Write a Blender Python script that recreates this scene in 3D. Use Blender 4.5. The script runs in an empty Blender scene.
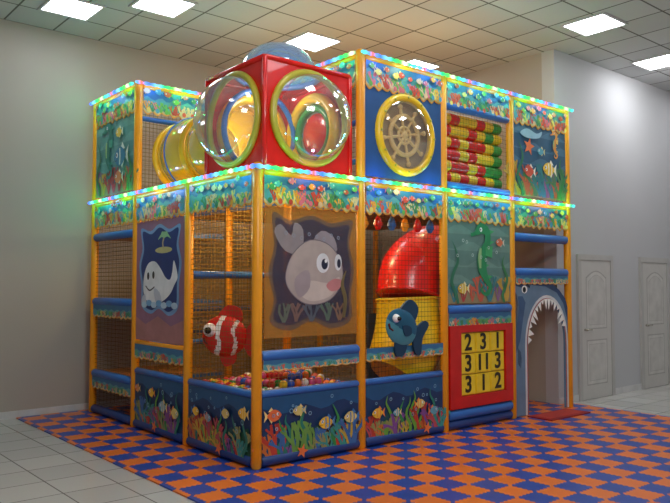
import bpy, math, random
from mathutils import Vector, Matrix
random.seed(7)
scene=bpy.context.scene
scene.view_settings.view_transform='Standard'
COL=scene.collection
G=1.25; H1=2.70; H2=4.02; CEIL=4.94

# ---------------- materials ----------------
def lin(c):
    return tuple(((x/255)/12.92 if x/255<=0.04045 else ((x/255+0.055)/1.055)**2.4) for x in c)
_m={}
def newmat(name):
    m=bpy.data.materials.new(name); m.use_nodes=True
    nt=m.node_tree; nt.nodes.clear()
    out=nt.nodes.new('ShaderNodeOutputMaterial')
    return m,nt,out
def M(c,rough=.45,metal=0,var=.10,scale=6,coat=0,clear=0):
    key=(tuple(c),rough,metal,var,scale,coat,clear)
    if key in _m: return _m[key]
    m,nt,out=newmat('surface')
    b=nt.nodes.new('ShaderNodeBsdfPrincipled')
    n=nt.nodes.new('ShaderNodeTexNoise'); n.inputs['Scale'].default_value=scale
    tc=nt.nodes.new('ShaderNodeTexCoord'); nt.links.new(tc.outputs['Object'],n.inputs['Vector'])
    r=nt.nodes.new('ShaderNodeValToRGB')
    l=lin(c)
    r.color_ramp.elements[0].position=.3; r.color_ramp.elements[1].position=.7
    r.color_ramp.elements[0].color=(*[x*(1-var) for x in l],1)
    r.color_ramp.elements[1].color=(*[min(1,x*(1+var)) for x in l],1)
    nt.links.new(n.outputs['Fac'],r.inputs['Fac']); nt.links.new(r.outputs['Color'],b.inputs['Base Color'])
    b.inputs['Roughness'].default_value=rough; b.inputs['Metallic'].default_value=metal
    b.inputs['Coat Weight'].default_value=coat
    if clear:
        t=nt.nodes.new('ShaderNodeBsdfTransparent'); mx=nt.nodes.new('ShaderNodeMixShader'); mx.inputs[0].default_value=clear
        nt.links.new(b.outputs[0],mx.inputs[1]); nt.links.new(t.outputs[0],mx.inputs[2]); nt.links.new(mx.outputs[0],out.inputs[0])
    else: nt.links.new(b.outputs[0],out.inputs[0])
    _m[key]=m
    return m
def acrylic(c,op=.12,glossy=.12):
    key=('ac',tuple(c),op)
    if key in _m: return _m[key]
    m,nt,out=newmat('clear_acrylic')
    t=nt.nodes.new('ShaderNodeBsdfTransparent'); t.inputs[0].default_value=(*[0.75+.25*x for x in lin(c)],1)
    d=nt.nodes.new('ShaderNodeBsdfPrincipled'); d.inputs['Base Color'].default_value=(*lin(c),1); d.inputs['Roughness'].default_value=.05
    g=nt.nodes.new('ShaderNodeBsdfGlossy'); g.inputs['Roughness'].default_value=.04
    lw=nt.nodes.new('ShaderNodeLayerWeight'); lw.inputs[0].default_value=.4
    m1=nt.nodes.new('ShaderNodeMixShader'); m1.inputs[0].default_value=op
    m2=nt.nodes.new('ShaderNodeMixShader')
    nt.links.new(t.outputs[0],m1.inputs[1]); nt.links.new(d.outputs[0],m1.inputs[2])
    ma=nt.nodes.new('ShaderNodeMath'); ma.operation='MULTIPLY_ADD'; ma.inputs[1].default_value=.7; ma.inputs[2].default_value=.06
    nt.links.new(lw.outputs['Facing'],ma.inputs[0]); nt.links.new(ma.outputs[0],m2.inputs[0])
    nt.links.new(m1.outputs[0],m2.inputs[1]); nt.links.new(g.outputs[0],m2.inputs[2])
    nt.links.new(m2.outputs[0],out.inputs[0]); _m[key]=m
    return m
def tilemat(name,w,mortar,c1,c2,cm,rough,noise=.05,bump=0):
    m,nt,out=newmat(name)
    tc=nt.nodes.new('ShaderNodeTexCoord')
    br=nt.nodes.new('ShaderNodeTexBrick'); br.offset=0; br.squash=1
    br.inputs['Scale'].default_value=1; br.inputs['Brick Width'].default_value=w; br.inputs['Row Height'].default_value=w
    br.inputs['Mortar Size'].default_value=mortar; br.inputs['Mortar Smooth'].default_value=.1
    br.inputs['Color1'].default_value=(*lin(c1),1); br.inputs['Color2'].default_value=(*lin(c2),1); br.inputs['Mortar'].default_value=(*lin(cm),1)
    nt.links.new(tc.outputs['Object'],br.inputs['Vector'])
    nz=nt.nodes.new('ShaderNodeTexNoise'); nz.inputs['Scale'].default_value=40
    nt.links.new(tc.outputs['Object'],nz.inputs['Vector'])
    mx=nt.nodes.new('ShaderNodeMix'); mx.data_type='RGBA'; mx.blend_type='OVERLAY'; mx.inputs[0].default_value=noise
    nt.links.new(br.outputs['Color'],mx.inputs[6]); nt.links.new(nz.outputs['Color'],mx.inputs[7])
    b=nt.nodes.new('ShaderNodeBsdfPrincipled'); b.inputs['Roughness'].default_value=rough
    nt.links.new(mx.outputs[2],b.inputs['Base Color']); nt.links.new(b.outputs[0],out.inputs[0])
    return m
def emit(c,s):
    m,nt,out=newmat('light_surface')
    e=nt.nodes.new('ShaderNodeEmission'); e.inputs[0].default_value=(*lin(c),1); e.inputs[1].default_value=s
    nt.links.new(e.outputs[0],out.inputs[0]); return m
LEDST=[(0,(60,120,255)),(.13,(130,215,250)),(.24,(40,235,130)),(.38,(90,245,90)),(.46,(250,250,210)),(.56,(60,240,130)),(.68,(90,225,240)),(.8,(100,160,255)),(.86,(245,110,90)),(.92,(110,150,255)),(1,(60,120,255))]
def ledmat():
    m,nt,out=newmat('coloured_light_string')
    geo=nt.nodes.new('ShaderNodeNewGeometry')
    sp=nt.nodes.new('ShaderNodeSeparateXYZ'); nt.links.new(geo.outputs['Position'],sp.inputs[0])
    a=nt.nodes.new('ShaderNodeMath'); a.operation='SUBTRACT'; nt.links.new(sp.outputs[0],a.inputs[0]); nt.links.new(sp.outputs[1],a.inputs[1])
    b=nt.nodes.new('ShaderNodeMath'); b.operation='MULTIPLY'; b.inputs[1].default_value=1.3; nt.links.new(a.outputs[0],b.inputs[0])
    f=nt.nodes.new('ShaderNodeMath'); f.operation='FRACT'; nt.links.new(b.outputs[0],f.inputs[0])
    r=nt.nodes.new('ShaderNodeValToRGB'); cr=r.color_ramp
    st=LEDST
    cr.elements[0].position=0; cr.elements[0].color=(*lin(st[0][1]),1)
    cr.elements[1].position=1; cr.elements[1].color=(*lin(st[-1][1]),1)
    for p,c in st[1:-1]:
        e=cr.elements.new(p); e.color=(*lin(c),1)
    nt.links.new(f.outputs[0],r.inputs[0])
    e=nt.nodes.new('ShaderNodeEmission'); e.inputs[1].default_value=1.9
    nt.links.new(r.outputs[0],e.inputs[0]); nt.links.new(e.outputs[0],out.inputs[0]); return m
def matmat():
    s=.235
    m,nt,out=newmat('puzzle_foam')
    tc=nt.nodes.new('ShaderNodeTexCoord'); sp=nt.nodes.new('ShaderNodeSeparateXYZ'); nt.links.new(tc.outputs['Object'],sp.inputs[0])
    def mth(op,a,b=None,c=None):
        n=nt.nodes.new('ShaderNodeMath'); n.operation=op
        for i,v in enumerate((a,b,c)):
            if v is None: continue
            if isinstance(v,(int,float)): n.inputs[i].default_value=v
            else: nt.links.new(v,n.inputs[i])
        return n.outputs[0]
    X=mth('DIVIDE',sp.outputs[0],s); Y=mth('DIVIDE',sp.outputs[1],s)
    wx=mth('MULTIPLY',mth('SINE',mth('MULTIPLY',Y,2*math.pi*5)),.035)
    wy=mth('MULTIPLY',mth('SINE',mth('MULTIPLY',X,2*math.pi*5)),.035)
    cb=nt.nodes.new('ShaderNodeCombineXYZ'); nt.links.new(mth('ADD',X,wx),cb.inputs[0]); nt.links.new(mth('ADD',Y,wy),cb.inputs[1]); cb.inputs[2].default_value=.5
    ch=nt.nodes.new('ShaderNodeTexChecker'); ch.inputs['Scale'].default_value=1
    ch.inputs['Color1'].default_value=(*lin((234,118,40)),1); ch.inputs['Color2'].default_value=(*lin((32,70,162)),1)
    nt.links.new(cb.outputs[0],ch.inputs['Vector'])
    b=nt.nodes.new('ShaderNodeBsdfPrincipled'); b.inputs['Roughness'].default_value=.34
    nt.links.new(ch.outputs['Color'],b.inputs['Base Color']); nt.links.new(b.outputs[0],out.inputs[0]); return m

ORANGE=M((244,160,24),.35,var=.06); BLUE=M((46,106,184),.4,var=.06); NAVY=M((28,60,124),.45)
RED=M((222,18,14),.25,coat=.4); YEL=M((242,196,30),.3,coat=.3); NETC=M((90,76,36),.8); OLIVE=M((186,178,56),.3,coat=.3)

# ---------------- mesh builder ----------------
class MB:
    def __init__(s): s.v=[];s.f=[];s.mi=[];s.sm=[];s.mats=[]
    def mat(s,m):
        if m not in s.mats: s.mats.append(m)
        return s.mats.index(m)
    def add(s,vs,fs,m,smooth=False):
        o=len(s.v); s.v+= [Vector(v) for v in vs]; i=s.mat(m)
        for f in fs: s.f.append([o+k for k in f]); s.mi.append(i); s.sm.append(smooth)
    def box(s,a,b,m):
        x0,y0,z0=a;x1,y1,z1=b
        s.add([(x0,y0,z0),(x1,y0,z0),(x1,y1,z0),(x0,y1,z0),(x0,y0,z1),(x1,y0,z1),(x1,y1,z1),(x0,y1,z1)],
          [(3,2,1,0),(4,5,6,7),(0,1,5,4),(1,2,6,5),(2,3,7,6),(3,0,4,7)],m)
    def sweep(s,path,rad,m,seg=12,caps=True,smooth=True):
        path=[Vector(p) for p in path]; n=len(path)
        if not isinstance(rad,(list,tuple)): rad=[rad]*n
        t=(path[1]-path[0]).normalized(); up=Vector((0,0,1)) if abs(t.z)<.9 else Vector((1,0,0))
        a=t.cross(up).normalized(); vs=[]
        for i,p in enumerate(path):
            t=((path[min(i+1,n-1)]-path[max(i-1,0)])).normalized()
            a=(a-t*a.dot(t)).normalized(); b=t.cross(a)
            for k in range(seg):
                th=2*math.pi*k/seg; vs.append(p+(a*math.cos(th)+b*math.sin(th))*rad[i])
        fs=[(i*seg+k,i*seg+(k+1)%seg,(i+1)*seg+(k+1)%seg,(i+1)*seg+k) for i in range(n-1) for k in range(seg)]
        s.add(vs,fs,m,smooth)
        if caps:
            s.add(vs[:seg],[list(range(seg))[::-1]],m); s.add(vs[-seg:],[list(range(seg))],m)
    def tube(s,p,q,r,m,seg=12):
        p=Vector(p);q=Vector(q); d=(q-p); L=d.length; d=d/L; e=min(r*.35,L*.2)
        s.sweep([p,p+d*e,q-d*e,q],[r*.75,r,r,r*.75],m,seg)
    def ell(s,c,r,m,seg=16,rings=10,matf=None,rot=None):
        c=Vector(c); vs=[];R=rot or Matrix.Identity(3)
        for i in range(rings+1):
            ph=math.pi*i/rings
            for k in range(seg):
                th=2*math.pi*k/seg
                l=Vector((math.sin(ph)*math.cos(th)*r[0],math.sin(ph)*math.sin(th)*r[1],math.cos(ph)*r[2]))
                vs.append((l,c+R@l))
        o=len(s.v); s.v+=[x[1] for x in vs]
        for i in range(rings):
            for k in range(seg):
                q=[i*seg+k,(i+1)*seg+k,(i+1)*seg+(k+1)%seg,i*seg+(k+1)%seg]
                if i==0: q=[q[0],q[1],q[2]]
                elif i==rings-1: q=[q[0],q[1],q[3]]
                mm=m
                if matf:
                    mid=sum((vs[j][0] for j in q),Vector())/len(q); mm=matf(mid)
                s.f.append([o+j for j in q]); s.mi.append(s.mat(mm)); s.sm.append(True)
    def dome(s,c,n,R,hh,m,seg=32,rings=9):
        c=Vector(c);n=Vector(n).normalized(); up=Vector((0,0,1)) if abs(n.z)<.9 else Vector((1,0,0)); a=n.cross(up).normalized(); b=n.cross(a)
        vs=[]
        for i in range(rings+1):
            ph=math.pi/2*i/rings
            for k in range(seg):
                th=2*math.pi*k/seg
                vs.append(c+(a*math.cos(th)+b*math.sin(th))*R*math.cos(ph)+n*hh*math.sin(ph))
        s.add(vs,[(i*seg+k,i*seg+(k+1)%seg,(i+1)*seg+(k+1)%seg,(i+1)*seg+k) for i in range(rings) for k in range(seg)],m,True)
    def torus(s,c,n,R,r,m,seg=36,ss=10):
        c=Vector(c);n=Vector(n).normalized(); up=Vector((0,0,1)) if abs(n.z)<.9 else Vector((1,0,0)); a=n.cross(up).normalized(); b=n.cross(a)
        vs=[];
        for i in range(seg):
            t=2*math.pi*i/seg; d=a*math.cos(t)+b*math.sin(t)
            for k in range(ss):
                u=2*math.pi*k/ss; vs.append(c+d*(R+r*math.cos(u))+n*r*math.sin(u))
        s.add(vs,[(i*ss+k,((i+1)%seg)*ss+k,((i+1)%seg)*ss+(k+1)%ss,i*ss+(k+1)%ss) for i in range(seg) for k in range(ss)],m,True)
    def holed(s,c,a,b,ha,hb,r,m,seg=40):
        c=Vector(c);a=Vector(a);b=Vector(b);vs=[]
        for i in range(seg):
            t=2*math.pi*(i+.5)/seg; ct,st=math.cos(t),math.sin(t)
            k=min(ha/abs(ct) if abs(ct)>1e-6 else 9e9, hb/abs(st) if abs(st)>1e-6 else 9e9)
            vs.append(c+a*ct*k+b*st*k)
        for sx in (-1,1):
            for sy in (-1,1):
                q=c+a*ha*sx+b*hb*sy; j=min(range(seg),key=lambda z:(vs[z]-q).length); vs[j]=q
        for i in range(seg):
            t=2*math.pi*(i+.5)/seg; vs.append(c+(a*math.cos(t)+b*math.sin(t))*r)
        s.add(vs,[(i,(i+1)%seg,seg+(i+1)%seg,seg+i) for i in range(seg)],m)
    def build(s,name,parent=None,label=None,**kw):
        xs=[v.x for v in s.v];ys=[v.y for v in s.v];zs=[v.z for v in s.v]
        o=Vector(((min(xs)+max(xs))/2,(min(ys)+max(ys))/2,min(zs)))
        me=bpy.data.meshes.new(name); me.from_pydata([tuple(v-o) for v in s.v],[],s.f)
        for m in s.mats: me.materials.append(m)
        me.polygons.foreach_set('material_index',s.mi); me.polygons.foreach_set('use_smooth',s.sm); me.update()
        ob=bpy.data.objects.new(name,me); COL.objects.link(ob)
        if parent is not None:
            ob.parent=parent; ob.location=o-WL[parent.name]
        else: ob.location=o
        WL[ob.name]=o.copy()
        if label: ob['label']=label
        for k,v in kw.items(): ob[k]=v
        return ob
WL={}
def empty(name,loc,label,category,group=None):
    e=bpy.data.objects.new(name,None); e.location=loc; COL.objects.link(e); WL[e.name]=Vector(loc)
    e['label']=label; e['category']=category
    if group: e['group']=group
    e.empty_display_size=.1
    return e

# ---------------- flat art ----------------
def cr(pts,closed=True,n=6):
    out=[];N=len(pts)
    rng=range(N) if closed else range(N-1)
    for i in rng:
        if closed: p0,p1,p2,p3=[Vector(pts[(i+j)%N]) for j in (-1,0,1,2)]
        else: p0,p1,p2,p3=[Vector(pts[min(max(i+j,0),N-1)]) for j in (-1,0,1,2)]
        for k in range(n):
            t=k/n
            out.append(.5*((2*p1)+(-p0+p2)*t+(2*p0-5*p1+4*p2-p3)*t*t+(-p0+3*p1-3*p2+p3)*t**3))
    if not closed: out.append(Vector(pts[-1]))
    return [tuple(p) for p in out]
class Art:
    def __init__(s,o,r,n,off=0.0,mb=None):
        s.o=Vector(o);s.r=Vector(r);s.n=Vector(n);s.k=0;s.off=off;s.mb=mb or MB()
    def P(s,p,k=None): return s.o+s.r*p[0]+Vector((0,0,p[1]))+s.n*(s.off+(s.k*.0003 if k is None else k))
    def base(s,pts,c,th=.012):
        f=[s.P(p,0) for p in pts]; b=[s.P(p,-th) for p in pts]; n=len(pts)
        m=c if not isinstance(c,tuple) else M(c)
        s.mb.add(f+b,[list(range(n)),list(range(n,2*n))[::-1]]+[(i,(i+1)%n,n+(i+1)%n,n+i) for i in range(n)],m); s.k=2
    def poly(s,pts,c,smooth=0,dk=1):
        if smooth: pts=cr(pts,True,smooth)
        s.mb.add([s.P(p) for p in pts],[list(range(len(pts)))],M(c) if isinstance(c,tuple) else c); s.k+=dk
    def ell(s,x,z,a,b,c,rot=0,n=18,dk=1):
        cs,sn=math.cos(rot),math.sin(rot)
        s.poly([(x+a*math.cos(t)*cs-b*math.sin(t)*sn,z+a*math.cos(t)*sn+b*math.sin(t)*cs) for t in [2*math.pi*i/n for i in range(n)]],c,0,dk)
    def ring(s,x,z,a,w,c,n=20):
        vs=[s.P((x+r*math.cos(2*math.pi*i/n),z+r*math.sin(2*math.pi*i/n))) for r in (a,a-w) for i in range(n)]
        s.mb.add(vs,[(i,(i+1)%n,n+(i+1)%n,n+i) for i in range(n)],M(c)); s.k+=1
    def stroke(s,path,w,c,sm=5,dk=1):
        N=len(path)
        if not isinstance(w,(list,tuple)): w=[w]*N
        pts=[(p[0],p[1],ww) for p,ww in zip(path,w)]
        if sm: pts=cr(pts,False,sm)
        vs=[]
        for i,p in enumerate(pts):
            q0=pts[max(i-1,0)];q1=pts[min(i+1,len(pts)-1)]
            dx,dz=q1[0]-q0[0],q1[1]-q0[1]; l=math.hypot(dx,dz) or 1
            nx,nz=-dz/l,dx/l
            vs.append(s.P((p[0]+nx*p[2]/2,p[1]+nz*p[2]/2))); vs.append(s.P((p[0]-nx*p[2]/2,p[1]-nz*p[2]/2)))
        s.mb.add(vs,[(2*i,2*i+1,2*i+3,2*i+2) for i in range(len(pts)-1)],M(c))
        s.k+=dk
    def coral(s,x,z,h,c,spread=.5,depth=3):
        def br(x,z,ang,l,w,d):
            x2,z2=x+math.sin(ang)*l,z+math.cos(ang)*l
            s.stroke([(x,z),((x+x2)/2+random.uniform(-.1,.1)*l,(z+z2)/2),(x2,z2)],[w,w*.85,w*.7],c,2,.09)
            if d>0:
                for k in range(random.choice((2,3))): br(x2,z2,ang+random.uniform(-spread,spread)*1.4,l*.7,w*.72,d-1)
            else:
                s.ell(x2,z2,w*.5,w*.5,c,n=6,dk=.09)
        for a in (-.45,0,.45): br(x,z,a+random.uniform(-.15,.15),h*.38,h*.13,depth-1)
    def weed(s,x,z,h,c,w=.03):
        p=[(x+math.sin(i*1.5+x*9)*h*.08,z+h*i/6) for i in range(7)]
        s.stroke(p,[w*.7,w,w,w*.9,w*.8,w*.5,.003],c)
    def fish(s,x,z,L,c,c2=(255,255,255),d=-1,rot=0,stripes=0):
        cs,sn=math.cos(rot),math.sin(rot)
        def T(px,pz): px*=-d*L; pz*=L; return (x+px*cs-pz*sn,z+px*sn+pz*cs)
        s.poly([T(.25,0),T(.55,.28),T(.48,0),T(.55,-.28)],c2)
        s.poly([T(-.05,.2),T(.1,.42),T(.3,.2)],c2)
        s.poly([T(-.02,-.2),T(.1,-.38),T(.25,-.15)],c2)
        s.poly([T(*p) for p in cr([(-.5,0),(-.3,.22),(0,.29),(.25,.14),(.36,0),(.25,-.14),(0,-.29),(-.3,-.22)],True,4)],c)
        for i in range(stripes):
            q=-.12+i*.22; s.poly([T(q,.26),T(q+.08,.24),T(q+.1,0),T(q+.08,-.24),T(q,-.26),T(q+.03,0)],c2)
        s.ell(*T(-.28,.06),.075*L,.085*L,(250,250,250),n=12); s.ell(*T(-.3,.06),.035*L,.045*L,(15,15,20),n=10)
        s.stroke([T(-.44,-.08),T(-.36,-.12),T(-.28,-.1)],.018*L,(60,20,30),3)
    def star(s,x,z,r,c,rot=0):
        s.poly([(x+(r if i%2==0 else r*.42)*math.sin(rot+i*math.pi/5),z+(r if i%2==0 else r*.42)*math.cos(rot+i*math.pi/5)) for i in range(10)],c)
    def seahorse(s,x,z,h,c,c2,d=-1):
        def T(px,pz): return (x+px*d*h,z+pz*h)
        p=[(.14,.40),(.02,.46),(-.10,.40),(-.10,.25),(.0,.08),(.02,-.08),(-.06,-.24),(-.16,-.36),(-.08,-.46),(.03,-.42),(.0,-.34)]
        w=[.10,.15,.13,.13,.20,.19,.12,.08,.06,.045,.02]
        for i in range(6):
            t=p[1+i]; s.poly([T(t[0]-.02,t[1]+.05),T(t[0]-.16,t[1]+.03),T(t[0]-.02,t[1]-.04)],c2)
        s.stroke([T(*q) for q in p],[q*h for q in w],c)
        s.stroke([T(.06,.42),T(.20,.37),T(.26,.36)],[.09*h,.05*h,.055*h],c)
        s.stroke([T(.05,.18),T(.07,.05),T(.06,-.1)],[.04*h,.07*h,.04*h],(150,190,130))
        s.ell(*T(.04,.44),.028*h,.032*h,(250,250,250),n=10); s.ell(*T(.045,.44),.013*h,.016*h,(10,10,10),n=8)
        s.poly([T(-.06,.2),T(-.22,.22),T(-.2,.05),T(-.06,.08)],c2)

def F(u0,z=0,y=0): return ((u0,y,z),(1,0,0),(0,-1,0))
def Lf(v1,z=0,x=0): return ((x,v1,z),(0,-1,0),(-1,0,0))

PAL=[(225,90,60),(240,170,50),(110,180,80),(225,120,130),(240,220,110),(80,160,180),(200,70,50),(230,200,150),(70,140,90)]
def banner(fr,zt,h,w=G-.1,a0=.05,parent=None,off=.03,dense=True,name='printed_valance'):
    A=Art(*fr,off=off); n=10; zb=zt-h
    def edge(d,amp):
        pts=[]
        for i in range(n*5+1):
            t=i/(n*5); a=a0+w*t; pts.append((a,zb+d-amp*abs(math.sin(math.pi*n*t))*(.75+.25*math.sin(i*.9))))
        return pts
    A.base([(a0,zt),(a0,zb)]+edge(0,h*.16)[1:-1]+[(a0+w,zb),(a0+w,zt)],(236,164,56),.006)
    e=edge(h*.05,h*.15); A.poly([(a0,zt)]+e+[(a0+w,zt)],(218,208,156))
    e=edge(h*.14,h*.13); A.poly([(a0,zt)]+e+[(a0+w,zt)],(88,160,166))
    e=[(a0+w*i/24,zb+h*(.55+.08*math.sin(i*1.7))) for i in range(25)]; A.poly([(a0,zt)]+e+[(a0+w,zt)],(52,112,156))
    for i in range(2*n):
        a=a0+.03+(w-.06)*(i+.5)/(2*n)
        A.coral(a,zb-h*.02+random.uniform(0,.1)*h,h*random.uniform(.45,.75),random.choice(PAL),depth=2)
    for i in range(n):
        a=a0+w*(i+.5)/n
        if dense: A.fish(a+random.uniform(-.03,.03),zb+h*random.uniform(.5,.85),h*random.uniform(.28,.4),random.choice(PAL),random.choice(PAL),d=random.choice((-1,1)))
        A.ell(a,zb+h*.06,h*.09,h*.1,random.choice(PAL),n=8)
    return A.mb.build(name,parent)
def seapanel(fr,z0,z1,parent,seed,bg=(20,56,100),bg2=(28,86,132),w=G-.1,off=.02):
    random.seed(seed); A=Art(*fr,off=off); a0=.05; h=z1-z0
    A.base([(a0,z0),(a0+w,z0),(a0+w,z1),(a0,z1)],bg)
    A.poly([(a0,z1)]+[(a0+w*i/12,z1-h*(.22+.06*math.sin(i*1.3+seed))) for i in range(13)]+[(a0+w,z1)],bg2)
    for i in range(9):
        x=a0+w*(i+.5)/9+random.uniform(-.03,.03)
        A.poly([(max(a0,x-.17),z0),(max(a0,x-.12),z0+h*random.uniform(.2,.45)),(x,z0+h*random.uniform(.3,.65)),(min(a0+w,x+.1),z0+h*random.uniform(.2,.5)),(min(a0+w,x+.16),z0)],random.choice([(46,70,96),(64,50,86),(32,84,84),(92,66,50),(24,72,110),(40,96,72)]))
    for i in range(20):
        x=a0+.05+(w-.1)*(i+.5)/20+random.uniform(-.03,.03)
        if random.random()<.62: A.coral(x,z0+h*.02,h*random.uniform(.25,.7),random.choice([(190,80,90),(206,116,50),(200,168,60),(110,160,76),(130,80,150),(60,152,144),(60,110,170),(190,66,46),(150,150,90)]),depth=3)
        else: A.weed(x,z0+.01,h*random.uniform(.5,.85),random.choice([(56,146,76),(104,166,60),(38,126,108)]),.04)
    for i in range(4):
        A.fish(a0+w*(i+.5)/4+random.uniform(-.06,.06),z0+h*random.uniform(.4,.82),random.uniform(.12,.2),random.choice([(245,196,54),(235,116,64),(106,176,196),(226,206,120)]),random.choice([(245,216,136),(245,146,64),(64,126,188)]),d=random.choice((-1,1)),stripes=random.choice((0,2)))
    for i in range(12):
        A.ring(a0+random.uniform(.05,w-.05),z0+h*random.uniform(.4,.95),random.uniform(.012,.025),.006,(130,180,205),10)
    A.star(a0+w*random.uniform(.2,.8),z0+h*.12,.07,(240,124,64),.3)
    return A.mb.build('printed_panel',parent)

# ================= ROOM =================
def wallmat(c,name):
    m,nt,out=newmat(name)
    b=nt.nodes.new('ShaderNodeBsdfPrincipled'); tc=nt.nodes.new('ShaderNodeTexCoord')
    n=nt.nodes.new('ShaderNodeTexNoise'); n.inputs['Scale'].default_value=1.2; n.inputs['Detail'].default_value=5
    nt.links.new(tc.outputs['Object'],n.inputs['Vector'])
    r=nt.nodes.new('ShaderNodeValToRGB'); l=lin(c)
    r.color_ramp.elements[0].color=(*[x*.94 for x in l],1); r.color_ramp.elements[1].color=(*[min(1,x*1.05) for x in l],1)
    nt.links.new(n.outputs['Fac'],r.inputs[0]); nt.links.new(r.outputs[0],b.inputs['Base Color'])
    n2=nt.nodes.new('ShaderNodeTexNoise'); n2.inputs['Scale'].default_value=60; nt.links.new(tc.outputs['Object'],n2.inputs['Vector'])
    bp=nt.nodes.new('ShaderNodeBump'); bp.inputs['Strength'].default_value=.12; bp.inputs['Distance'].default_value=.01
    nt.links.new(n2.outputs['Fac'],bp.inputs['Height']); nt.links.new(bp.outputs[0],b.inputs['Normal'])
    b.inputs['Roughness'].default_value=.75; nt.links.new(b.outputs[0],out.inputs[0]); return m
WB=wallmat((172,165,156),'grey_plaster'); WR=wallmat((188,189,192),'pale_plaster')
SK=dict(kind='structure')
YW=.24; XW=5.12; YB=4.0
def room(name,a,b,m):
    mb=MB(); mb.box(a,b,m); return mb.build(name,**SK)
floorm=tilemat('ceramic_floor_tile',.45,.006,(204,202,198),(190,188,184),(120,116,112),.14)
room('floor',(-7,-7,-.1),(12,YB+.2,0),floorm)
ceilm=tilemat('ceiling_tile',.6,.012,(202,203,204),(186,187,188),(100,98,96),.8)
room('ceiling',(-7,-7,CEIL),(12,YB+.2,CEIL+.1),ceilm)
room('wall_back',(-7,YB,0),(XW+.01,YB+.2,CEIL),WB)
room('wall_side',(XW,YW+.2,0),(XW+.2,YB,CEIL),WB)
room('wall_right',(XW,YW,0),(12,YW+.2,CEIL),WR)
bbm=M((205,205,205),.4)
room('baseboard_back',(-7,YB-.015,0),(XW,YB,.09),bbm)
room('baseboard_right',(XW,YW-.015,0),(12,YW,.09),bbm)
dm=M((196,194,190),.4,var=.03); dm2=M((182,180,177),.45,var=.03); metal=M((190,185,175),.25,.9)
for i,(x0,x1) in enumerate([(5.62,6.54),(7.42,8.34)]):
    mb=MB(); y=YW
    mb.box((x0+.06,y-.03,0.01),(x1-.06,y-.004,1.995),dm)
    fr=((x0+.06,y-.03,0),(1,0,0),(0,-1,0)); w=x1-x0-.12
    for (z0,z1,arch) in ((.2,.85,False),(1.0,1.75,True)):
        A=Art(*fr,mb=mb); 
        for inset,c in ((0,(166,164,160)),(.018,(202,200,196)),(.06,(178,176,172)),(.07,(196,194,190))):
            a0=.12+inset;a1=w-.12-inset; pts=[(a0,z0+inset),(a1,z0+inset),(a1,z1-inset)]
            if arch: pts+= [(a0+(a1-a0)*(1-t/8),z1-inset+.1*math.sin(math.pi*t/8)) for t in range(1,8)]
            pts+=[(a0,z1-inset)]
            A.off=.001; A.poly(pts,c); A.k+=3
    d=mb.build('door_%d'%(i+1),**SK)
    h=MB(); h.tube((x0+.13,y-.03,1.0),(x0+.13,y-.08,1.0),.018,metal); h.tube((x0+.13,y-.08,1.0),(x0+.25,y-.08,1.0),.011,metal)
    h.build('handle',d,label='metal lever handle')
    t=MB(); t.box((x0-.02,y-.04,0),(x0+.055,y,1.998),dm2); t.box((x1-.055,y-.04,0),(x1+.02,y,1.998),dm2); t.box((x0-.02,y-.04,2.0),(x1+.02,y,2.08),dm2)
    t.build('trim_%d'%(i+1),**SK)
EM=emit((248,250,255),12); frm=M((190,190,190),.4)
for (x,y) in [(.19,2.28),(2.33,2.17),(4.2,2.05),(-.6,3.06),(4.66,-.64),(6.8,-.45),(.3,-.9),(2.4,-.9),(-1.8,-.9),(.3,-3.3),(2.4,-3.3),(4.5,-3.3),(6.6,-3.3),(8.8,-.7),(-1.8,-3.3)]:
    mb=MB(); mb.box((x-.27,y-.27,CEIL-.012),(x+.27,y+.27,CEIL-.001),EM)
    for a,b in (((x-.3,y-.3),(x+.3,y-.27)),((x-.3,y+.27),(x+.3,y+.3)),((x-.3,y-.27),(x-.27,y+.27)),((x+.27,y-.27),(x+.3,y+.27))):
        mb.box((*a,CEIL-.02),(*b,CEIL-.001),frm)
    mb.build('ceiling_light',label='square recessed fluorescent panel in the tiled ceiling',category='ceiling light',group='ceiling light panels')
mb=MB(); mb.box((-.87,-4.2,.001),(5.33,YW-.03,.014),matmat()); mb.box((-.87,YW-.03,.001),(XW-.02,YB-.03,.014),mb.mats[0])
mo=mb.build('foam_mat',label='blue and orange checkered interlocking foam floor mat',category='floor mat')
mb=MB(); mb.box((3.95,-.42,.014),(4.8,-.07,.03),M((150,30,28),.6)); mb.box((3.99,-.38,.03),(4.76,-.11,.034),M((176,44,34),.7))
mb.build('entrance_mat',label='dark red rectangular entrance mat before the shark arch',category='mat')

# ================= PLAY STRUCTURE =================
PS=empty('play_structure',(2.5,1.9,.014),'two storey soft play frame with orange posts and sea prints','playground')
F0=.014
def post(x,y,z1):
    mb=MB(); mb.tube((x,y,F0),(x,y,z1),.048,ORANGE,14); mb.ell((x,y,z1),(.05,.05,.03),ORANGE,12,6); mb.build('post',PS)
for i in range(5):
    for j in range(4):
        if (i,j) in ((2,1),(3,1)): continue
        if i in(2,3) and j in (2,) : continue
        low=(i==0 and j in(0,1))
        post(i*G,j*G,H1+.02 if low else H2)
def rail(p,q,m=None,r=.045,name='rail'):
    mb=MB(); p=Vector(p);q=Vector(q);d=(q-p).normalized(); mb.tube(p+d*.045,q-d*.045,r,m or BLUE,12); return mb.build(name,PS)
def FR(i,z,m=None,r=.045,y=0): rail((i*G,y,z),((i+1)*G,y,z),m,r)
def LR(j,z,m=None,r=.045,x=0): rail((x,j*G,z),(x,(j+1)*G,z),m,r)
for i in range(4): FR(i,H1-.04,ORANGE,.04)
for j in range(3): LR(j,H1-.04,ORANGE,.04)
for i in range(1,4): FR(i,H2-.05,ORANGE,.04)
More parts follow.
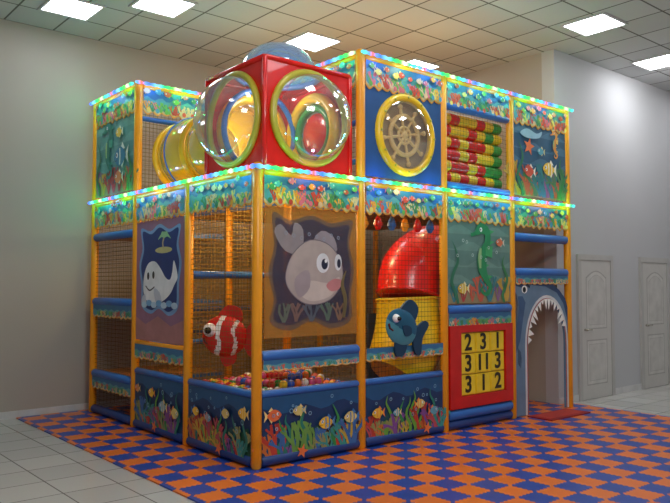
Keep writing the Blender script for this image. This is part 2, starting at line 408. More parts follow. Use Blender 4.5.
LR(2,H2-.05,ORANGE,.04); FR(0,H2-.05,ORANGE,.04,y=2.5); LR(0,H2-.05,ORANGE,.04,x=1.25); LR(1,H2-.05,ORANGE,.04,x=1.25)
for i in range(3): FR(i,.07,NAVY,.05)
for j in range(3): LR(j,.07,NAVY,.05)
for i in range(2): FR(i,.66,BLUE,.035)
for j in range(2): LR(j,.66,BLUE,.035)
FR(0,1.0,r=.05)
LR(1,.98,ORANGE,.03)
FR(2,1.36,r=.055); FR(3,2.24,r=.055); FR(3,1.80,r=.055); FR(2,.18,r=.06)
for z in (2.25,1.43,.52): LR(2,z,r=.05)
FR(2,3.68,r=.045); FR(2,2.77,r=.045)
for z in (3.3,2.9): LR(0,z,r=.03,x=1.25)
FR(0,3.6,r=.03,y=2.5)
for (p,q) in [((0,1.25,1.75),(1.25,1.25,1.75)),((1.25,1.25,1.75),(1.25,2.5,1.75)),((1.25,1.25,2.6),(1.25,2.5,2.6)),((0,2.5,1.75),(1.25,2.5,1.75)),((0,1.25,2.6),(1.25,1.25,2.6)),((1.25,0,2.6),(1.25,1.25,2.6)),((1.25,2.5,1.0),(1.25,3.75,1.0)),((0,2.5,.95),(1.25,2.5,.95)),((1.25,3.75,1.3),(2.5,3.75,1.3)),((1.25,3.75,2.6),(2.5,3.75,2.6)),((0,3.75,2.6),(1.25,3.75,2.6)),((5,0,2.6),(5,1.25,2.6))]:
    rail(p,q,r=.035)
def deck(a,b,c=BLUE,name='platform'):
    mb=MB(); mb.box(a,b,M((190,130,70),.6)); e=.02
    mb.box((a[0],a[1]-e,a[2]),(b[0],a[1],b[2]+.005),c); mb.box((a[0]-e,a[1],a[2]),(a[0],b[1],b[2]+.005),c); mb.build(name,PS)
for z in (2.25,1.43,.52): deck((.06,2.56,z-.03),(1.19,3.69,z+.03))
deck((1.3,1.5,2.58),(4.94,3.69,2.64)); deck((3.3,.06,2.58),(4.94,1.46,2.64))
def net(fr,z0,z1,w=G-.08,a0=.04,step=.05,t=.0038,m=None,off=0):
    mb=MB(); A=Art(*fr,off=off,mb=mb); m=m or NETC
    a=a0
    while a<=a0+w:
        mb.add([A.P((a-t/2,z0)),A.P((a+t/2,z0)),A.P((a+t/2,z1)),A.P((a-t/2,z1))],[(0,1,2,3)],m); a+=step
    z=z0
    while z<=z1:
        mb.add([A.P((a0,z-t/2),.001),A.P((a0+w,z-t/2),.001),A.P((a0+w,z+t/2),.001),A.P((a0,z+t/2),.001)],[(0,1,2,3)],m); z+=step
    return mb.build('net',PS)
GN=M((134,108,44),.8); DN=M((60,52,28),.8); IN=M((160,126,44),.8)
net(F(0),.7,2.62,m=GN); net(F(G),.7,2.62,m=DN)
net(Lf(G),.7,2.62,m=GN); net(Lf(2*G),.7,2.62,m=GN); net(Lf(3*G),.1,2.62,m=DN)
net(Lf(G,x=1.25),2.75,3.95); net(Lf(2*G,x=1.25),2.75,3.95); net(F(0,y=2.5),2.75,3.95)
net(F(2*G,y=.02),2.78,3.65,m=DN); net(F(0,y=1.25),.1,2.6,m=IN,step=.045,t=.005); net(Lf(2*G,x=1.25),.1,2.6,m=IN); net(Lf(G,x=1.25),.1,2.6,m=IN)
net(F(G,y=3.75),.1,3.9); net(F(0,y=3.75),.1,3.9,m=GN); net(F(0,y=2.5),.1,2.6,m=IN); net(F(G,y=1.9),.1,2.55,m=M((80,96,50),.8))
mb=MB()
for k in range(24):
    a=.05+k*.05
    mb.box((a-.002,.05,H1-.09),(a+.002,2.45,H1-.087),NETC)
for k in range(48):
    a=.05+k*.05
    mb.box((.05,a-.002,H1-.086),(1.2,a+.002,H1-.083),NETC)
mb.build('net',PS)
rail((0,1.05,H1-.04),(1.25,1.05,H1-.04),r=.035); rail((0,.18,H1-.04),(1.25,.18,H1-.04),r=.035)
for k in range(6):
    x=1.38+k*.2; mb=MB(); mb.tube((x,.09,2.62),(x,.09,2.36),.006,NETC,6); 
    mb.sweep([(x,.09,2.37),(x,.09,2.33),(x,.09,2.27),(x,.09,2.22)],[.012,.035,.05,.02],[ORANGE,RED,BLUE][k%3],12); mb.build('pendant',PS,label='small coloured foam pendant on a cord')
rail((1.25,.09,2.62),(2.5,.09,2.62),r=.015)

random.seed(3)
for i in range(4): banner(F(i*G),H1-.03,.28,parent=PS)
for j in range(3): banner(Lf((j+1)*G),H1-.03,.28,parent=PS)
for i in range(1,4): banner(F(i*G),H2-.04,.29,parent=PS)
banner(Lf(3*G),H2-.04,.29,parent=PS); banner(F(0,y=2.5),H2-.04,.29,parent=PS); banner(Lf(G,x=1.25),H2-.04,.29,parent=PS)
banner(F(0),.97,.10,parent=PS,dense=False); banner(F(G),1.0,.12,parent=PS,dense=False); banner(F(2*G),1.34,.17,parent=PS,dense=False)
banner(F(3*G),1.78,.12,parent=PS,dense=False,off=.035)
for z in (1.40,.5): banner(Lf(3*G),z,.15,parent=PS,dense=False)
banner(Lf(G*2),.97,.15,parent=PS,dense=False)
seapanel(F(0),.04,.63,PS,11); seapanel(F(G),.04,.63,PS,12); seapanel(Lf(G),.04,.63,PS,13); seapanel(Lf(2*G),.04,.63,PS,15)

# F0 picture panel
def S(c,k=.3): return M(c,clear=k)
A=Art(*F(0),off=.02)
A.base([(.07,1.16),(1.18,1.16),(1.18,2.36),(.07,2.36)],S((190,132,52),.5))
A.poly([(.13,1.3),(.35,1.22),(.6,1.3),(.85,1.22),(1.1,1.3),(1.1,1.55),(1.14,1.8),(1.08,2.05),(1.12,2.28),(.85,2.24),(.6,2.3),(.35,2.24),(.15,2.3),(.17,2.0),(.11,1.75),(.17,1.5)],S((104,96,90),.4),5)
A.poly([(.17,1.33),(.36,1.27),(.6,1.34),(.84,1.27),(1.06,1.33),(1.07,1.55),(1.1,1.8),(1.05,2.05),(1.07,2.23),(.84,2.2),(.6,2.26),(.36,2.2),(.19,2.25),(.2,2.0),(.15,1.75),(.2,1.5)],S((62,62,88),.35),5)
for x,c in ((.28,(96,104,90)),(.42,(120,92,84)),(.8,(90,110,96)),(.95,(130,100,80)),(.6,(84,92,104))): A.coral(x,1.3,.26,c,depth=2)
A.poly([(.3,1.95),(.17,2.12),(.24,2.2),(.36,2.1),(.4,2.22),(.5,2.16),(.48,1.95)],S((166,156,160),.25),3)
A.poly([(.62,2.02),(.72,2.16),(.88,2.1),(.9,1.95)],(150,140,148),3)
bd0=[(.3,1.7),(.38,1.92),(.58,2.06),(.82,2.02),(.97,1.85),(.97,1.66),(.82,1.5),(.58,1.46),(.4,1.54)]
A.poly([(.64+(p[0]-.64)*1.03,1.76+(p[1]-1.76)*1.03) for p in bd0],(110,100,110),4)
A.poly(bd0,S((196,180,174),.2),4)
A.poly([(.42,1.6),(.58,1.68),(.8,1.66),(.95,1.72),(.9,1.6),(.8,1.52),(.58,1.49)],(202,188,180),4)
A.ell(.74,1.85,.08,.095,(225,225,230)); A.ell(.76,1.84,.04,.052,(30,34,60)); A.ell(.775,1.87,.015,.018,(255,255,255))
A.ell(.93,1.86,.045,.08,(225,225,230)); A.ell(.94,1.85,.024,.044,(30,34,60))
A.poly([(.78,1.64),(.88,1.7),(.98,1.68),(.94,1.6),(.84,1.58)],(196,128,130),3)
A.poly([(.42,1.72),(.56,1.78),(.58,1.62),(.46,1.52),(.4,1.62)],(162,148,152),3)
for k in range(8): A.ring(.25+.09*k%.8+.05,2.12-.02*(k%3),.018,.006,(150,160,180),10)
A.stroke([(1.0,1.32),(1.02,1.5),(.98,1.65),(1.03,1.78)],[.03,.05,.04,.01],(110,96,60))
A.mb.build('printed_panel',PS,label='tan mesh print of a round pale fish in dark water')
A=Art(*Lf(2*G),off=.02)
A.base([(.05,1.02),(1.2,1.02),(1.2,2.36),(.05,2.36)],S((156,112,140),.12))
A.poly([(.05,1.02),(1.2,1.02),(1.2,1.28),(.9,1.2),(.6,1.3),(.3,1.2),(.05,1.28)],(176,120,120))
sp=[(.2,1.4),(.42,1.32),(.63,1.38),(.86,1.31),(1.06,1.4),(1.08,1.66),(1.13,1.88),(1.06,2.08),(1.1,2.28),(.86,2.24),(.62,2.31),(.4,2.24),(.16,2.28),(.2,2.06),(.12,1.86),(.18,1.64)]
A.poly(sp,(120,160,206),5); A.poly([(.63+(p[0]-.63)*.9,1.82+(p[1]-1.82)*.92) for p in sp],(28,52,120),5)
A.ell(.72,2.02,.2,.035,(196,186,130)); A.stroke([(.72,2.03),(.70,2.1),(.74,2.17)],.028,(190,170,130))
for an in (-1.4,-.7,.0,.7,1.4): A.stroke([(.74,2.16),(.74+.07*math.sin(an),2.17+.05*math.cos(an)),(.74+.15*math.sin(an),2.13+.05*math.cos(an))],[.025,.034,.004],(150,200,150))
A.poly([(.24,1.58),(.26,1.76),(.36,1.88),(.52,1.9),(.66,1.82),(.78,1.72),(.88,1.7),(.93,1.78),(.96,1.9),(1.02,1.82),(1.05,1.72),(.98,1.64),(.88,1.54),(.7,1.46),(.48,1.43),(.32,1.47)],(238,238,242),4)
A.poly([(.5,1.6),(.64,1.56),(.7,1.42),(.56,1.44)],(200,204,218),3); A.poly([(.28,1.54),(.2,1.48),(.22,1.4),(.32,1.43)],(200,204,218),3)
A.ell(.36,1.74,.028,.042,(20,20,30)); A.ell(.49,1.75,.028,.042,(20,20,30)); A.stroke([(.3,1.63),(.4,1.58),(.52,1.62)],.016,(60,50,70))
for k in range(7): A.ell(.27+k*.12,1.42+.02*(k%2),.07,.035,(120,170,215) if k%2 else (190,215,235))
A.mb.build('printed_panel',PS,label='mauve print of a leaping white whale and small palm island')
def seascape(fr,z0,z1,seed,bg,bg2,fine=0):
    random.seed(seed); A=Art(*fr,off=.02); a0,a1=.05,1.2; h=z1-z0
    A.base([(a0,z0),(a1,z0),(a1,z1),(a0,z1)],bg)
    for k in range(4):
        z=z0+h*(.3+.2*k); A.poly([(a0,z)]+[(a0+(a1-a0)*i/10,z+.05*math.sin(i*1.1+k*2)) for i in range(11)]+[(a1,z),(a1,z-.06),(a0,z-.06)],bg2)
    A.poly([(a0,z0),(a1,z0),(a1,z0+h*.14),(.9,z0+h*.2),(.6,z0+h*.1),(.3,z0+h*.18),(a0,z0+h*.12)],(150,140,104))
    for k in range(7+fine):
        A.coral(a0+.1+k*(.96/(6+fine)),z0+.02,h*random.uniform(.2,.4+.03*fine),random.choice([(204,100,76),(200,160,66),(140,100,140),(86,134,96),(180,66,66),(60,130,140)]),depth=3)
    A.weed(.16,z0,h*.75,(50,120,90),.05); A.weed(1.08,z0,h*.6,(60,130,80),.05)
    return A
A=seascape(F(2*G),1.43,2.38,21,(96,134,126),(110,148,138))
A.seahorse(.66,1.92,.84,(38,140,88),(66,168,104),d=-1)
A.fish(.3,1.6,.2,(225,190,66),(235,230,180),stripes=2); A.fish(.98,2.15,.16,(215,114,76),(230,220,200))
for k in range(8): A.ring(random.uniform(.15,1.1),random.uniform(1.9,2.3),.02,.007,(190,210,205),10)
A.mb.build('printed_panel',PS,label='muted teal print of a large green seahorse')
A=seascape(F(3*G),2.76,3.70,22,(52,96,128),(74,118,148),5)
A.star(.35,3.4,.12,(235,120,70),.2); A.fish(.8,3.15,.3,(240,196,60),(250,240,220),stripes=2); A.seahorse(.92,3.48,.36,(230,150,70),(240,200,110)); A.fish(.35,3.08,.24,(220,90,70),(250,230,220)); A.fish(.6,3.36,.16,(90,170,190),(230,220,140))
A.poly([(.15,3.55),(.3,3.62),(.5,3.58),(.62,3.62),(.56,3.53),(.3,3.5)],(150,190,210),4)
A.mb.build('printed_panel',PS,label='blue print with starfish, coral and yellow fish')
A=seascape(Lf(3*G),2.76,3.70,23,(92,150,150),(110,166,164))
A.seahorse(.45,3.3,.7,(40,120,110),(70,160,140)); A.fish(.85,3.2,.4,(60,130,170),(220,230,220),stripes=1); A.fish(.8,3.5,.2,(235,200,80),(240,240,220)); A.fish(.8,2.95,.25,(225,130,80),(240,240,220))
A.mb.build('printed_panel',PS,label='turquoise print with seahorse and fish')

# porthole panel with ship wheel
mb=MB(); cx=1.875; R=.40
mb.holed((cx,-.02,3.22),(1,0,0),(0,0,1),.575,.47,R,M((34,84,140),.4))
po=mb.build('porthole_panel',PS,label='blue panel with a round window')
mb=MB(); mb.torus((cx,-.03,3.24),(0,1,0),R,.045,YEL)
for k in range(12):
    t=k*math.pi/6; mb.ell((cx+R*math.cos(t),-.08,3.24+R*math.sin(t)),(.014,.01,.014),OLIVE,8,6)
mb.build('window_ring',po,label='yellow bolted ring')
mb=MB(); mb.box((1.33,.06,2.78),(2.42,.075,3.68),M((186,170,142),.6)); mb.build('backing_panel',PS,label='plain tan panel behind the wheel')
wood=M((246,214,146),.4)
mb=MB(); c=Vector((cx,-.01,3.24)); mb.torus(c,(0,1,0),.21,.026,wood); mb.torus(c,(0,1,0),.09,.016,wood); mb.ell(c,(.05,.03,.05),wood)
for k in range(8):
    t=k*math.pi/4+.2; d=Vector((math.cos(t),0,math.sin(t))); mb.tube(c+d*.03,c+d*.33,.016,wood,8); mb.ell(c+d*.31,(.028,.028,.028),wood,8,6)
mb.tube(c,c+Vector((0,.075,0)),.02,wood); mb.build('steering_wheel',PS,label='pale golden ship wheel in the round window')
mb=MB(); mb.dome((cx,-.035,3.24),(0,-1,0),R-.01,.07,acrylic((230,220,200),.05)); mb.build('window_dome',po,label='clear acrylic dome')

GR=M((56,150,66),.3)
rows_=[[RED,YEL,RED,YEL,RED,YEL,GR],[YEL,RED,RED,YEL,RED,GR,GR],[RED,RED,YEL,RED,YEL,YEL,GR],[YEL,RED,YEL,RED,RED,YEL,GR],[RED,YEL,YEL,RED,YEL,GR,YEL],[YEL,RED,YEL,YEL,RED,YEL,GR]]
for k in range(6):
    z=2.885+k*.138
    mb=MB(); x0=2.57; n=7
    for i in range(n):
        a=x0+1.11*i/n;b_=x0+1.11*(i+1)/n; mb.sweep([(a,.13,z),(a+.01,.13,z),(b_-.01,.13,z),(b_,.13,z)],[.065,.069,.069,.065],rows_[k][i],16)
    mb.build('roller',PS,label='red, yellow and green banded foam roller')
mb=MB(); RB=M((204,26,20),.35)
for a,b in (((2.55,.25),(2.74,1.18)),((3.56,.25),(3.70,1.18)),((2.74,.25),(3.56,.38)),((2.74,1.10),(3.56,1.18))):
    mb.box((a[0],-.05,a[1]),(b[0],.02,b[1]),RB)
bd=mb.build('number_board',PS,label='red padded frame of a number puzzle')
yb=M((250,216,44),.4); ink=M((40,34,20),.5)
rows=[["2","3","1"],["3","11","3"],["3","1","2"]]
for r in range(3):
    for c_ in range(3):
        x=2.743+c_*.272; z=.385+(2-r)*.238
        mb=MB(); e=.012; x0,x1,z0,z1=x+.005,x+.267,z,z+.228
        mb.box((x0+e,-.03,z0+e),(x1-e,.12,z1-e),yb); mb.box((x0,-.02,z0),(x1,.11,z1),yb)
        cu=bpy.data.curves.new('t','FONT'); cu.body=rows[r][c_]; cu.size=.26; cu.align_x='CENTER'; cu.align_y='CENTER'; cu.offset=.006; cu.extrude=.002
        to=bpy.data.objects.new('t',cu); COL.objects.link(to); bpy.context.view_layer.update()
        tm=to.to_mesh(); cc=Vector(((x0+x1)/2,-.033,(z0+z1)/2))
        mb.add([cc+Vector((v.co.x,-v.co.z,v.co.y)) for v in tm.vertices],[list(p.vertices) for p in tm.polygons],ink)
        to.to_mesh_clear(); bpy.data.objects.remove(to)
        mb.build('number_block',bd,label='yellow cube with black numeral '+rows[r][c_])
for z in (.378,.618,.856,1.098):
    mb=MB(); mb.tube((2.74,.07,z),(3.56,.07,z),.008,metal,8); mb.build('rod',bd)

# shark arch
A=Art(*F(3*G),off=.02)
AC=.72; AWd=.42; AH=1.45
def arch(cx,w,h,z0=F0+.01,n=18):
    return [(cx-w,z0)]+[(cx-w*math.cos(math.pi*t/n),h-w*1.3+w*1.3*math.sin(math.pi*t/n)) for t in range(n+1)]+[(cx+w,z0)]
ar=arch(AC,AWd,AH)
out=[(1.2,.03),(1.2,1.34),(1.15,1.46),(1.02,1.57),(.88,1.64),(.8,1.68),(.72,1.80),(.6,1.70),(.4,1.74),(.2,1.75),(.04,1.73),(-.02,1.65),(.08,1.52),(.12,1.38),(.09,1.2),(.05,1.05),(.05,.03)]
A.base(out+ar,(104,132,158),.03)
def band(w0,h0,w1,h1,c):
    a=arch(AC,w0,h0);b=arch(AC,w1,h1); m=M(c)
    for i in range(len(a)-1): A.mb.add([A.P(a[i]),A.P(a[i+1]),A.P(b[i+1]),A.P(b[i])],[(0,1,2,3)],m)
    A.k+=1
A.poly([(-.02,1.65),(.04,1.73),(.2,1.75),(.4,1.74),(.6,1.70),(.72,1.80),(.8,1.68),(.88,1.64),(1.02,1.57),(1.15,1.46),(1.2,1.34),(1.2,1.16),(1.1,1.40),(.95,1.54),(.7,1.62),(.4,1.64),(.2,1.6)],(40,70,112))
A.poly([(.1,1.5),(.12,1.38),(.09,1.2),(.05,1.05),(.05,.8),(.14,.95),(.2,1.2),(.26,1.42),(.2,1.5)],(60,90,128))
A.poly([(1.2,1.1),(1.2,.03),(1.17,.03),(1.16,.9)],(60,90,128))
band(AWd,AH,AWd+.06,AH+.06,(214,216,218))
band(AWd,AH,AWd+.022,AH+.022,(160,76,76))
for i in range(1,17):
    a=arch(AC,AWd+.015,AH+.015); p=Vector(a[i]);q=Vector(a[i+1]); c=Vector((AC,.95)); mm=(p+q)/2; t=mm+(c-mm).normalized()*[.15,.08,.12,.06,.14][i%5]
    A.mb.add([A.P(p,.012),A.P(q,.012),A.P(t,.012)],[(0,1,2)],M((240,240,234)))
A.ell(.24,1.585,.06,.05,(240,240,235)); A.ell(.235,1.58,.034,.036,(10,10,20)); A.stroke([(.13,1.64),(.24,1.67),(.35,1.61)],.03,(20,34,60))
A.ell(.05,1.67,.02,.012,(14,24,44))
for k in range(3): A.stroke([(.09+.025*k,.86-.02*k),(.1+.025*k,.76-.02*k),(.09+.025*k,.66-.02*k)],.012,(48,70,100)); 
A.mb.build('shark_arch',PS,label='grey-blue shark shaped entrance arch with white teeth')
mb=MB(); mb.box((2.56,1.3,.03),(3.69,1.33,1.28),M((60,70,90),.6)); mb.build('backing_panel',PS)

# ---- light strings ----
LED=ledmat()
def ledcol(x):
    x=x%1
    for (p0,c0),(p1,c1) in zip(LEDST,LEDST[1:]):
        if p0<=x<=p1:
            t=(x-p0)/(p1-p0); return [a+(b-a)*t for a,b in zip(lin(c0),lin(c1))]
def led(p,q,out):
    mb=MB(); n=int((Vector(q)-Vector(p)).length/.045); p=Vector(p);q=Vector(q)
    path=[p.lerp(q,i/n) for i in range(n+1)]; mb.sweep(path,[.023 if i%2 else .013 for i in range(n+1)],LED,8)
    mb.build('light_string',label='glowing multicoloured light string along the frame edge',category='string lights',group='coloured light strings')
    L=(q-p).length; k=max(2,int(L/.4))
    for i in range(k):
        c=p.lerp(q,(i+.5)/k); l=bpy.data.lights.new('point_light','POINT'); l.energy=2.2; l.shadow_soft_size=.03; l.color=ledcol((c.x-c.y)*1.3)
        ob=bpy.data.objects.new('point_light',l); ob.location=c+Vector(out)*.09+Vector((0,0,-.02)); COL.objects.link(ob)
o=.075
led((-o,-o,H1),(5.05,-o,H1),(0,-1,0)); led((-o,-o,H1),(-o,3.8,H1),(-1,0,0))
led((1.2,-o,H2-.02),(5.05,-o,H2-.02),(0,-1,0)); led((1.17,0,H2-.02),(1.17,2.42,H2-.02),(-1,0,0)); led((-o,2.42,H2-.02),(1.17,2.42,H2-.02),(0,-1,0)); led((-o,2.5,H2-.02),(-o,3.8,H2-.02),(-1,0,0))

# ---- bubble cube ----
bx0,bx1,by0,by1,bz0,bz1=.10,1.14,.04,1.08,H1+.035,H1+1.05
CB=empty('bubble_cube',((bx0+bx1)/2,(by0+by1)/2,bz0),'red plastic crawl cube with three clear bubble windows','play module')
cx,cy=(bx0+bx1)/2,(by0+by1)/2; hx=(bx1-bx0)/2;hy=(by1-by0)/2;hz=(bz1-bz0)/2
mb=MB(); r=.43; cz=(bz0+bz1)/2
mb.holed((cx,by0,cz),(1,0,0),(0,0,1),hx,hz,r,RED); mb.holed((bx0,cy,cz),(0,1,0),(0,0,1),hy,hz,r,RED)
mb.holed((cx,cy,bz1),(1,0,0),(0,1,0),hx,hy,r*.95,RED); mb.holed((cx,by1,cz),(1,0,0),(0,0,1),hx,hz,r*.85,RED)
mb.holed((bx1,cy,cz),(0,1,0),(0,0,1),hy,hz,.3,RED); mb.box((bx0,by0,bz0),(bx1,by1,bz0+.01),RED)
for x in (bx0,bx1):
    for y in (by0,by1): mb.tube((x,y,bz0),(x,y,bz1),.025,RED)
    for z in (bz0,bz1): mb.tube((x,by0,z),(x,by1,z),.025,RED)
for y in (by0,by1):
    for z in (bz0,bz1): mb.tube((bx0,y,z),(bx1,y,z),.025,RED)
mb.build('body',CB)
mb=MB(); BL2=M((40,110,200),.3)
mb.torus((bx1-.07,cy,cz),(1,0,0),.37,.06,YEL); mb.torus((bx1-.05,cy,cz),(1,0,0),.27,.04,GR); mb.torus((cx,by1-.06,cz),(0,1,0),.38,.06,YEL); mb.torus((cx,by1-.2,cz),(0,1,0),.44,.03,BL2)
mb.box((bx0+.1,by0+.1,bz0+.011),(bx1-.1,by1-.1,bz0+.06),BL2)
mb.dome((bx1-.013,cy,cz),(-1,0,0),.23,.05,RED); mb.build('interior_lining',CB,label='yellow, green and blue interior trim')
for c,n,hh,rr,col in (((cx,by0,cz),(0,-1,0),.38,r,(220,230,225)),((bx0,cy,cz),(-1,0,0),.38,r,(220,230,225)),((cx,cy,bz1),(0,0,1),.36,r*.95,(110,170,230))):
    d=MB(); d.dome(c,n,rr,hh,acrylic(col,.12 if col[0]>200 else .4)); w=d.build('bubble_window',CB,label='clear bubble dome' if col[0]>200 else 'blue tinted bubble dome')
    d=MB(); d.torus(Vector(c)+Vector(n)*.02,n,rr+.01,.033,OLIVE if col[0]>200 else M((70,120,190),.3)); d.build('window_ring',w,label='olive yellow flange' if col[0]>200 else 'blue flange')
l=bpy.data.lights.new('point_light','POINT'); l.energy=9; l.color=(1,.9,.75); l.shadow_soft_size=.08  # added light to brighten the cube interior; no fixture here
ob=bpy.data.objects.new('point_light',l); ob.location=(cx,cy+.1,bz1-.12); COL.objects.link(ob)

# ---- crawl tube ----
tx,tz=.58,H1+.47
CT=empty('crawl_tube',(tx,1.8,tz-.42),'translucent yellow crawl tube with flanges joining the cube','crawl tube')
def tr(y): return .37+.07*math.sin(math.pi*((y-1.12)%.66)/.66)
for k,(y0,y1) in enumerate(((1.12,1.78),(1.78,2.44))):
    mb=MB(); n=16; path=[(tx,y0+(y1-y0)*i/n,tz) for i in range(n+1)]
    mb.sweep(path,[.37+.07*math.sin(math.pi*i/n) for i in range(n+1)],acrylic((252,214,30),.78),40,caps=False); mb.build('tube_section',CT,label='translucent yellow barrel')
for y,m in ((1.15,YEL),(1.78,YEL),(2.43,YEL),(2.11,BL2)):
    mb=MB(); mb.torus((tx,y,tz),(0,1,0),.40 if m is YEL else .44,.034 if m is YEL else .012,m); mb.build('flange',CT,label='yellow ring flange' if m is YEL else 'thin blue ring')
l=bpy.data.lights.new('point_light','POINT'); l.energy=7; l.color=(1,.9,.7); l.shadow_soft_size=.08  # added light inside the tube so the yellow barrels look lit
ob=bpy.data.objects.new('point_light',l); ob.location=(tx,1.8,tz+.1); COL.objects.link(ob)

# ---- slide ----
SL=empty('tube_slide',(2.75,.62,F0),'red and yellow curved tube slide inside the frame','slide')
RS=M((224,24,16),.3,coat=.3); YS=M((250,206,30),.3,coat=.3)
def seg(pts,rad,m,name,lab,ribs=()):
    q=cr([(*p,rr) for p,rr in zip(pts,rad)],False,10); mb=MB(); mb.sweep([p[:3] for p in q],[p[3] for p in q],m,32)
    for i in ribs:
        i=min(max(i,1),len(q)-2); c=Vector(q[i][:3]); t=(Vector(q[i+1][:3])-Vector(q[i-1][:3])).normalized(); mb.torus(c,t,q[i][3],.016,m)
    mb.build(name,SL,label=lab)
seg([(3.65,.72,1.92),(3.2,.62,2.02),(2.82,.54,1.99),(2.52,.50,1.80),(2.42,.47,1.50)],[.34,.35,.36,.37,.37],RS,'upper_section','glossy red tube section',(39,))
seg([(2.42,.47,1.50),(2.42,.46,1.22),(2.36,.44,.96),(2.22,.43,.74),(2.12,.43,.62)],[.365,.385,.40,.37,.28],YS,'lower_section','wide glossy yellow tube section',(1,))
mb=MB(); mb.tube((2.36,.44,F0),(2.36,.44,.62),.05,BLUE); mb.build('support_post',SL,label='blue slide support')

# ---- decoration fish ----
def fish3d(ctr,rr,L,Hh,th,c1,c2,c3,flip,tilt,label,stripes=True,es=.11,cord=None,fs=1):
    ctr=Vector(ctr); rr=Vector(rr).normalized(); nn=Vector((rr.y,-rr.x,0))
    R=Matrix((rr,nn,Vector((0,0,1)))).transposed()
    R=R@Matrix.Rotation(tilt,3,'Y')
    E=empty('fish_decoration',tuple(ctr-Vector((0,0,Hh/2))),label,'decoration')
    m1,m2,m3=M(c1,.5),M(c2,.5),M(c3,.5)
    def mf(l):
        q=l.x*flip/(L/2)+.06*math.sin(l.z/Hh*9)
        if stripes: return m2 if (-.22<q<-.04 or .34<q<.46) else m1
        return m2 if (l.z<-.1*Hh+abs(q)*.05) else m1
    mb=MB(); mb.ell(ctr,(L*.38,th,Hh/2),m1,64,60,matf=mf,rot=R); mb.build('body',E)
    def fin(pts,name,mat,thk=.012,shift=0):
        f=MB(); v=[ctr+R@Vector((p[0]*L*flip,thk+shift,p[1]*Hh)) for p in pts]+[ctr+R@Vector((p[0]*L*flip,-thk+shift,p[1]*Hh)) for p in pts]; n=len(pts)
        f.add(v,[list(range(n)),list(range(n,2*n))[::-1]]+[(i,(i+1)%n,n+(i+1)%n,n+i) for i in range(n)],mat); f.build(name,E)
    fin(cr([(.3,0),(.45,.38*fs),(.6,.36*fs),(.54,0),(.6,-.36*fs),(.45,-.38*fs)],True,4),'tail',m3)
    fin(cr([(-.14,.4),(0,.68*fs),(.24,.6*fs),(.22,.3)],True,4),'dorsal_fin',m3); fin(cr([(-.05,-.4),(.05,-.66*fs),(.22,-.55*fs),(.2,-.3)],True,4),'belly_fin',m3)
    fin(cr([(-.04,.02),(.14,.1),(.2,-.08),(.08,-.2)],True,4),'side_fin',m3,.01,th*.95)
    for (mm,r_,s) in ((M((250,250,250),.3),es,0),(M((10,10,16),.2),es*.5,es*.42)):
        f=MB(); f.ell(ctr+R@Vector((-.22*L*flip,th*.72+s,.12*Hh)),(r_*Hh,r_*Hh,r_*Hh),mm,14,8); f.build('eye' if s==0 else 'pupil',E)
    f=MB(); p=[ctr+R@Vector((x*L*flip,th*.55,z*Hh)) for x,z in ((-.33,-.1),(-.28,-.2),(-.2,-.22))]; f.sweep(p,.012,M((90,20,20),.5),8); f.build('mouth',E)
    if cord:
        f=MB(); f.tube(ctr+Vector((0,0,Hh*.45)),(ctr.x,ctr.y,cord),.005,NETC,6); f.build('cord',E)
a=math.radians(-48)
fish3d((.28,1.0,1.12),(math.cos(a),math.sin(a),0),.62,.42,.11,(214,22,16),(244,244,240),(214,34,22),1,.1,'chunky red and white striped toy fish hanging behind the net',True,.17,2.6,1.1)
fish3d((1.25+.52,-.06,1.20),(1,0,0),.62,.38,.035,(20,88,120),(70,140,156),(14,60,90),1,.4,'dark teal toy fish hung on the net before the slide',False,.12,None,1.2)

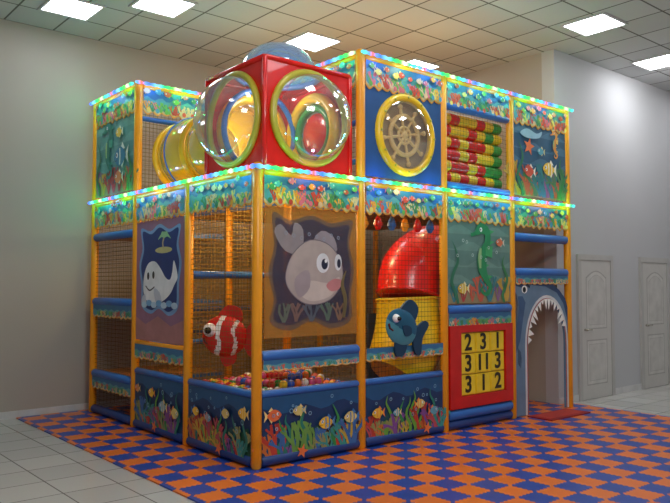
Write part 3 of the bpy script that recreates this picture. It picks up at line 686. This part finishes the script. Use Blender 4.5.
# ---- ball pit ----
PB=.60
mb=MB(); mb.box((.07,.07,F0+.005),(1.18,1.18,PB),NAVY); mb.build('pit_base',PS)
bc=[(235,235,235),(210,26,20),(245,196,30),(36,150,60),(36,90,200),(226,80,140),(200,30,24),(240,110,30)]
bm_=[M(c,.35,coat=.1) for c in bc]; meshes=[]
for m in bm_:
    t=MB(); t.ell((0,0,0),(.041,.041,.041),m,14,9); ob=t.build('proto'); me=ob.data; 
    for v in me.vertices: v.co.z-=.041
    bpy.data.objects.remove(ob); meshes.append(me)
labs=['white','red','yellow','green','blue','pink','dark red','orange']
random.seed(5)
def ball(x,y,z):
    k=random.randrange(8); b=bpy.data.objects.new('ball',meshes[k]); b.location=(x,y,z); COL.objects.link(b)
    b['label']=labs[k]+' plastic ball in the ball pit'; b['category']='ball'; b['group']='ball pit balls'
n=13; s=.0835; x0=.122
for i in range(n):
    for j in range(n): ball(x0+i*s,x0+j*s,PB+.041)
for i in range(n-1):
    for j in range(n-1):
        x=x0+(i+.5)*s;y=x0+(j+.5)*s
        if (x-.62)**2+(y-.5)**2<.44**2: ball(x,y,PB+.041+.0592)
for i in range(n-2):
    for j in range(n-2):
        x=x0+(i+1)*s;y=x0+(j+1)*s
        if (x-.64)**2+(y-.45)**2<.27**2: ball(x,y,PB+.041+.1184)

# ================= LIGHT / CAMERA =================
w=bpy.data.worlds.new('World'); scene.world=w; w.use_nodes=True
w.node_tree.nodes['Background'].inputs[0].default_value=(*lin((214,211,208)),1); w.node_tree.nodes['Background'].inputs[1].default_value=.38
def area(loc,size,power,c=(1,1,1),tgt=None):
    l=bpy.data.lights.new('area_light','AREA'); l.size=size; l.energy=power; l.color=c
    ob=bpy.data.objects.new('area_light',l); ob.location=loc
    if tgt: ob.rotation_euler=(Vector(tgt)-Vector(loc)).to_track_quat('-Z','Y').to_euler()
    COL.objects.link(ob)
area((7.05,-.75,4.85),.5,20,(1,1,1),(7.05,.1,3.4))
area((-1.2,-4.5,4.8),1.8,145,(1,.98,.96),(2.4,0,2.0))  # added front fill, standing in for unseen room lights behind the camera
l=bpy.data.lights.new('point_light','POINT'); l.energy=20; l.color=(1,.74,.34); l.shadow_soft_size=.12  # added warm fill inside the frame, not real fixtures
for p in ((.7,.75,2.35),(.6,1.9,2.3),(1.7,1.0,2.45),(1.8,1.6,3.7),(3.1,.7,3.75)):
    ob=bpy.data.objects.new('point_light',l); ob.location=p; COL.objects.link(ob)

cam=bpy.data.cameras.new('camera'); cam.sensor_width=36; cam.lens=718/670*36
co=bpy.data.objects.new('camera',cam); COL.objects.link(co)
hd=math.radians(49.9); p=math.radians(2.67)
d=Vector((math.cos(hd)*math.cos(p),math.sin(hd)*math.cos(p),math.sin(p)))
co.location=(-3.61,-5.37,1.64); co.rotation_euler=d.to_track_quat('-Z','Y').to_euler()
scene.camera=co
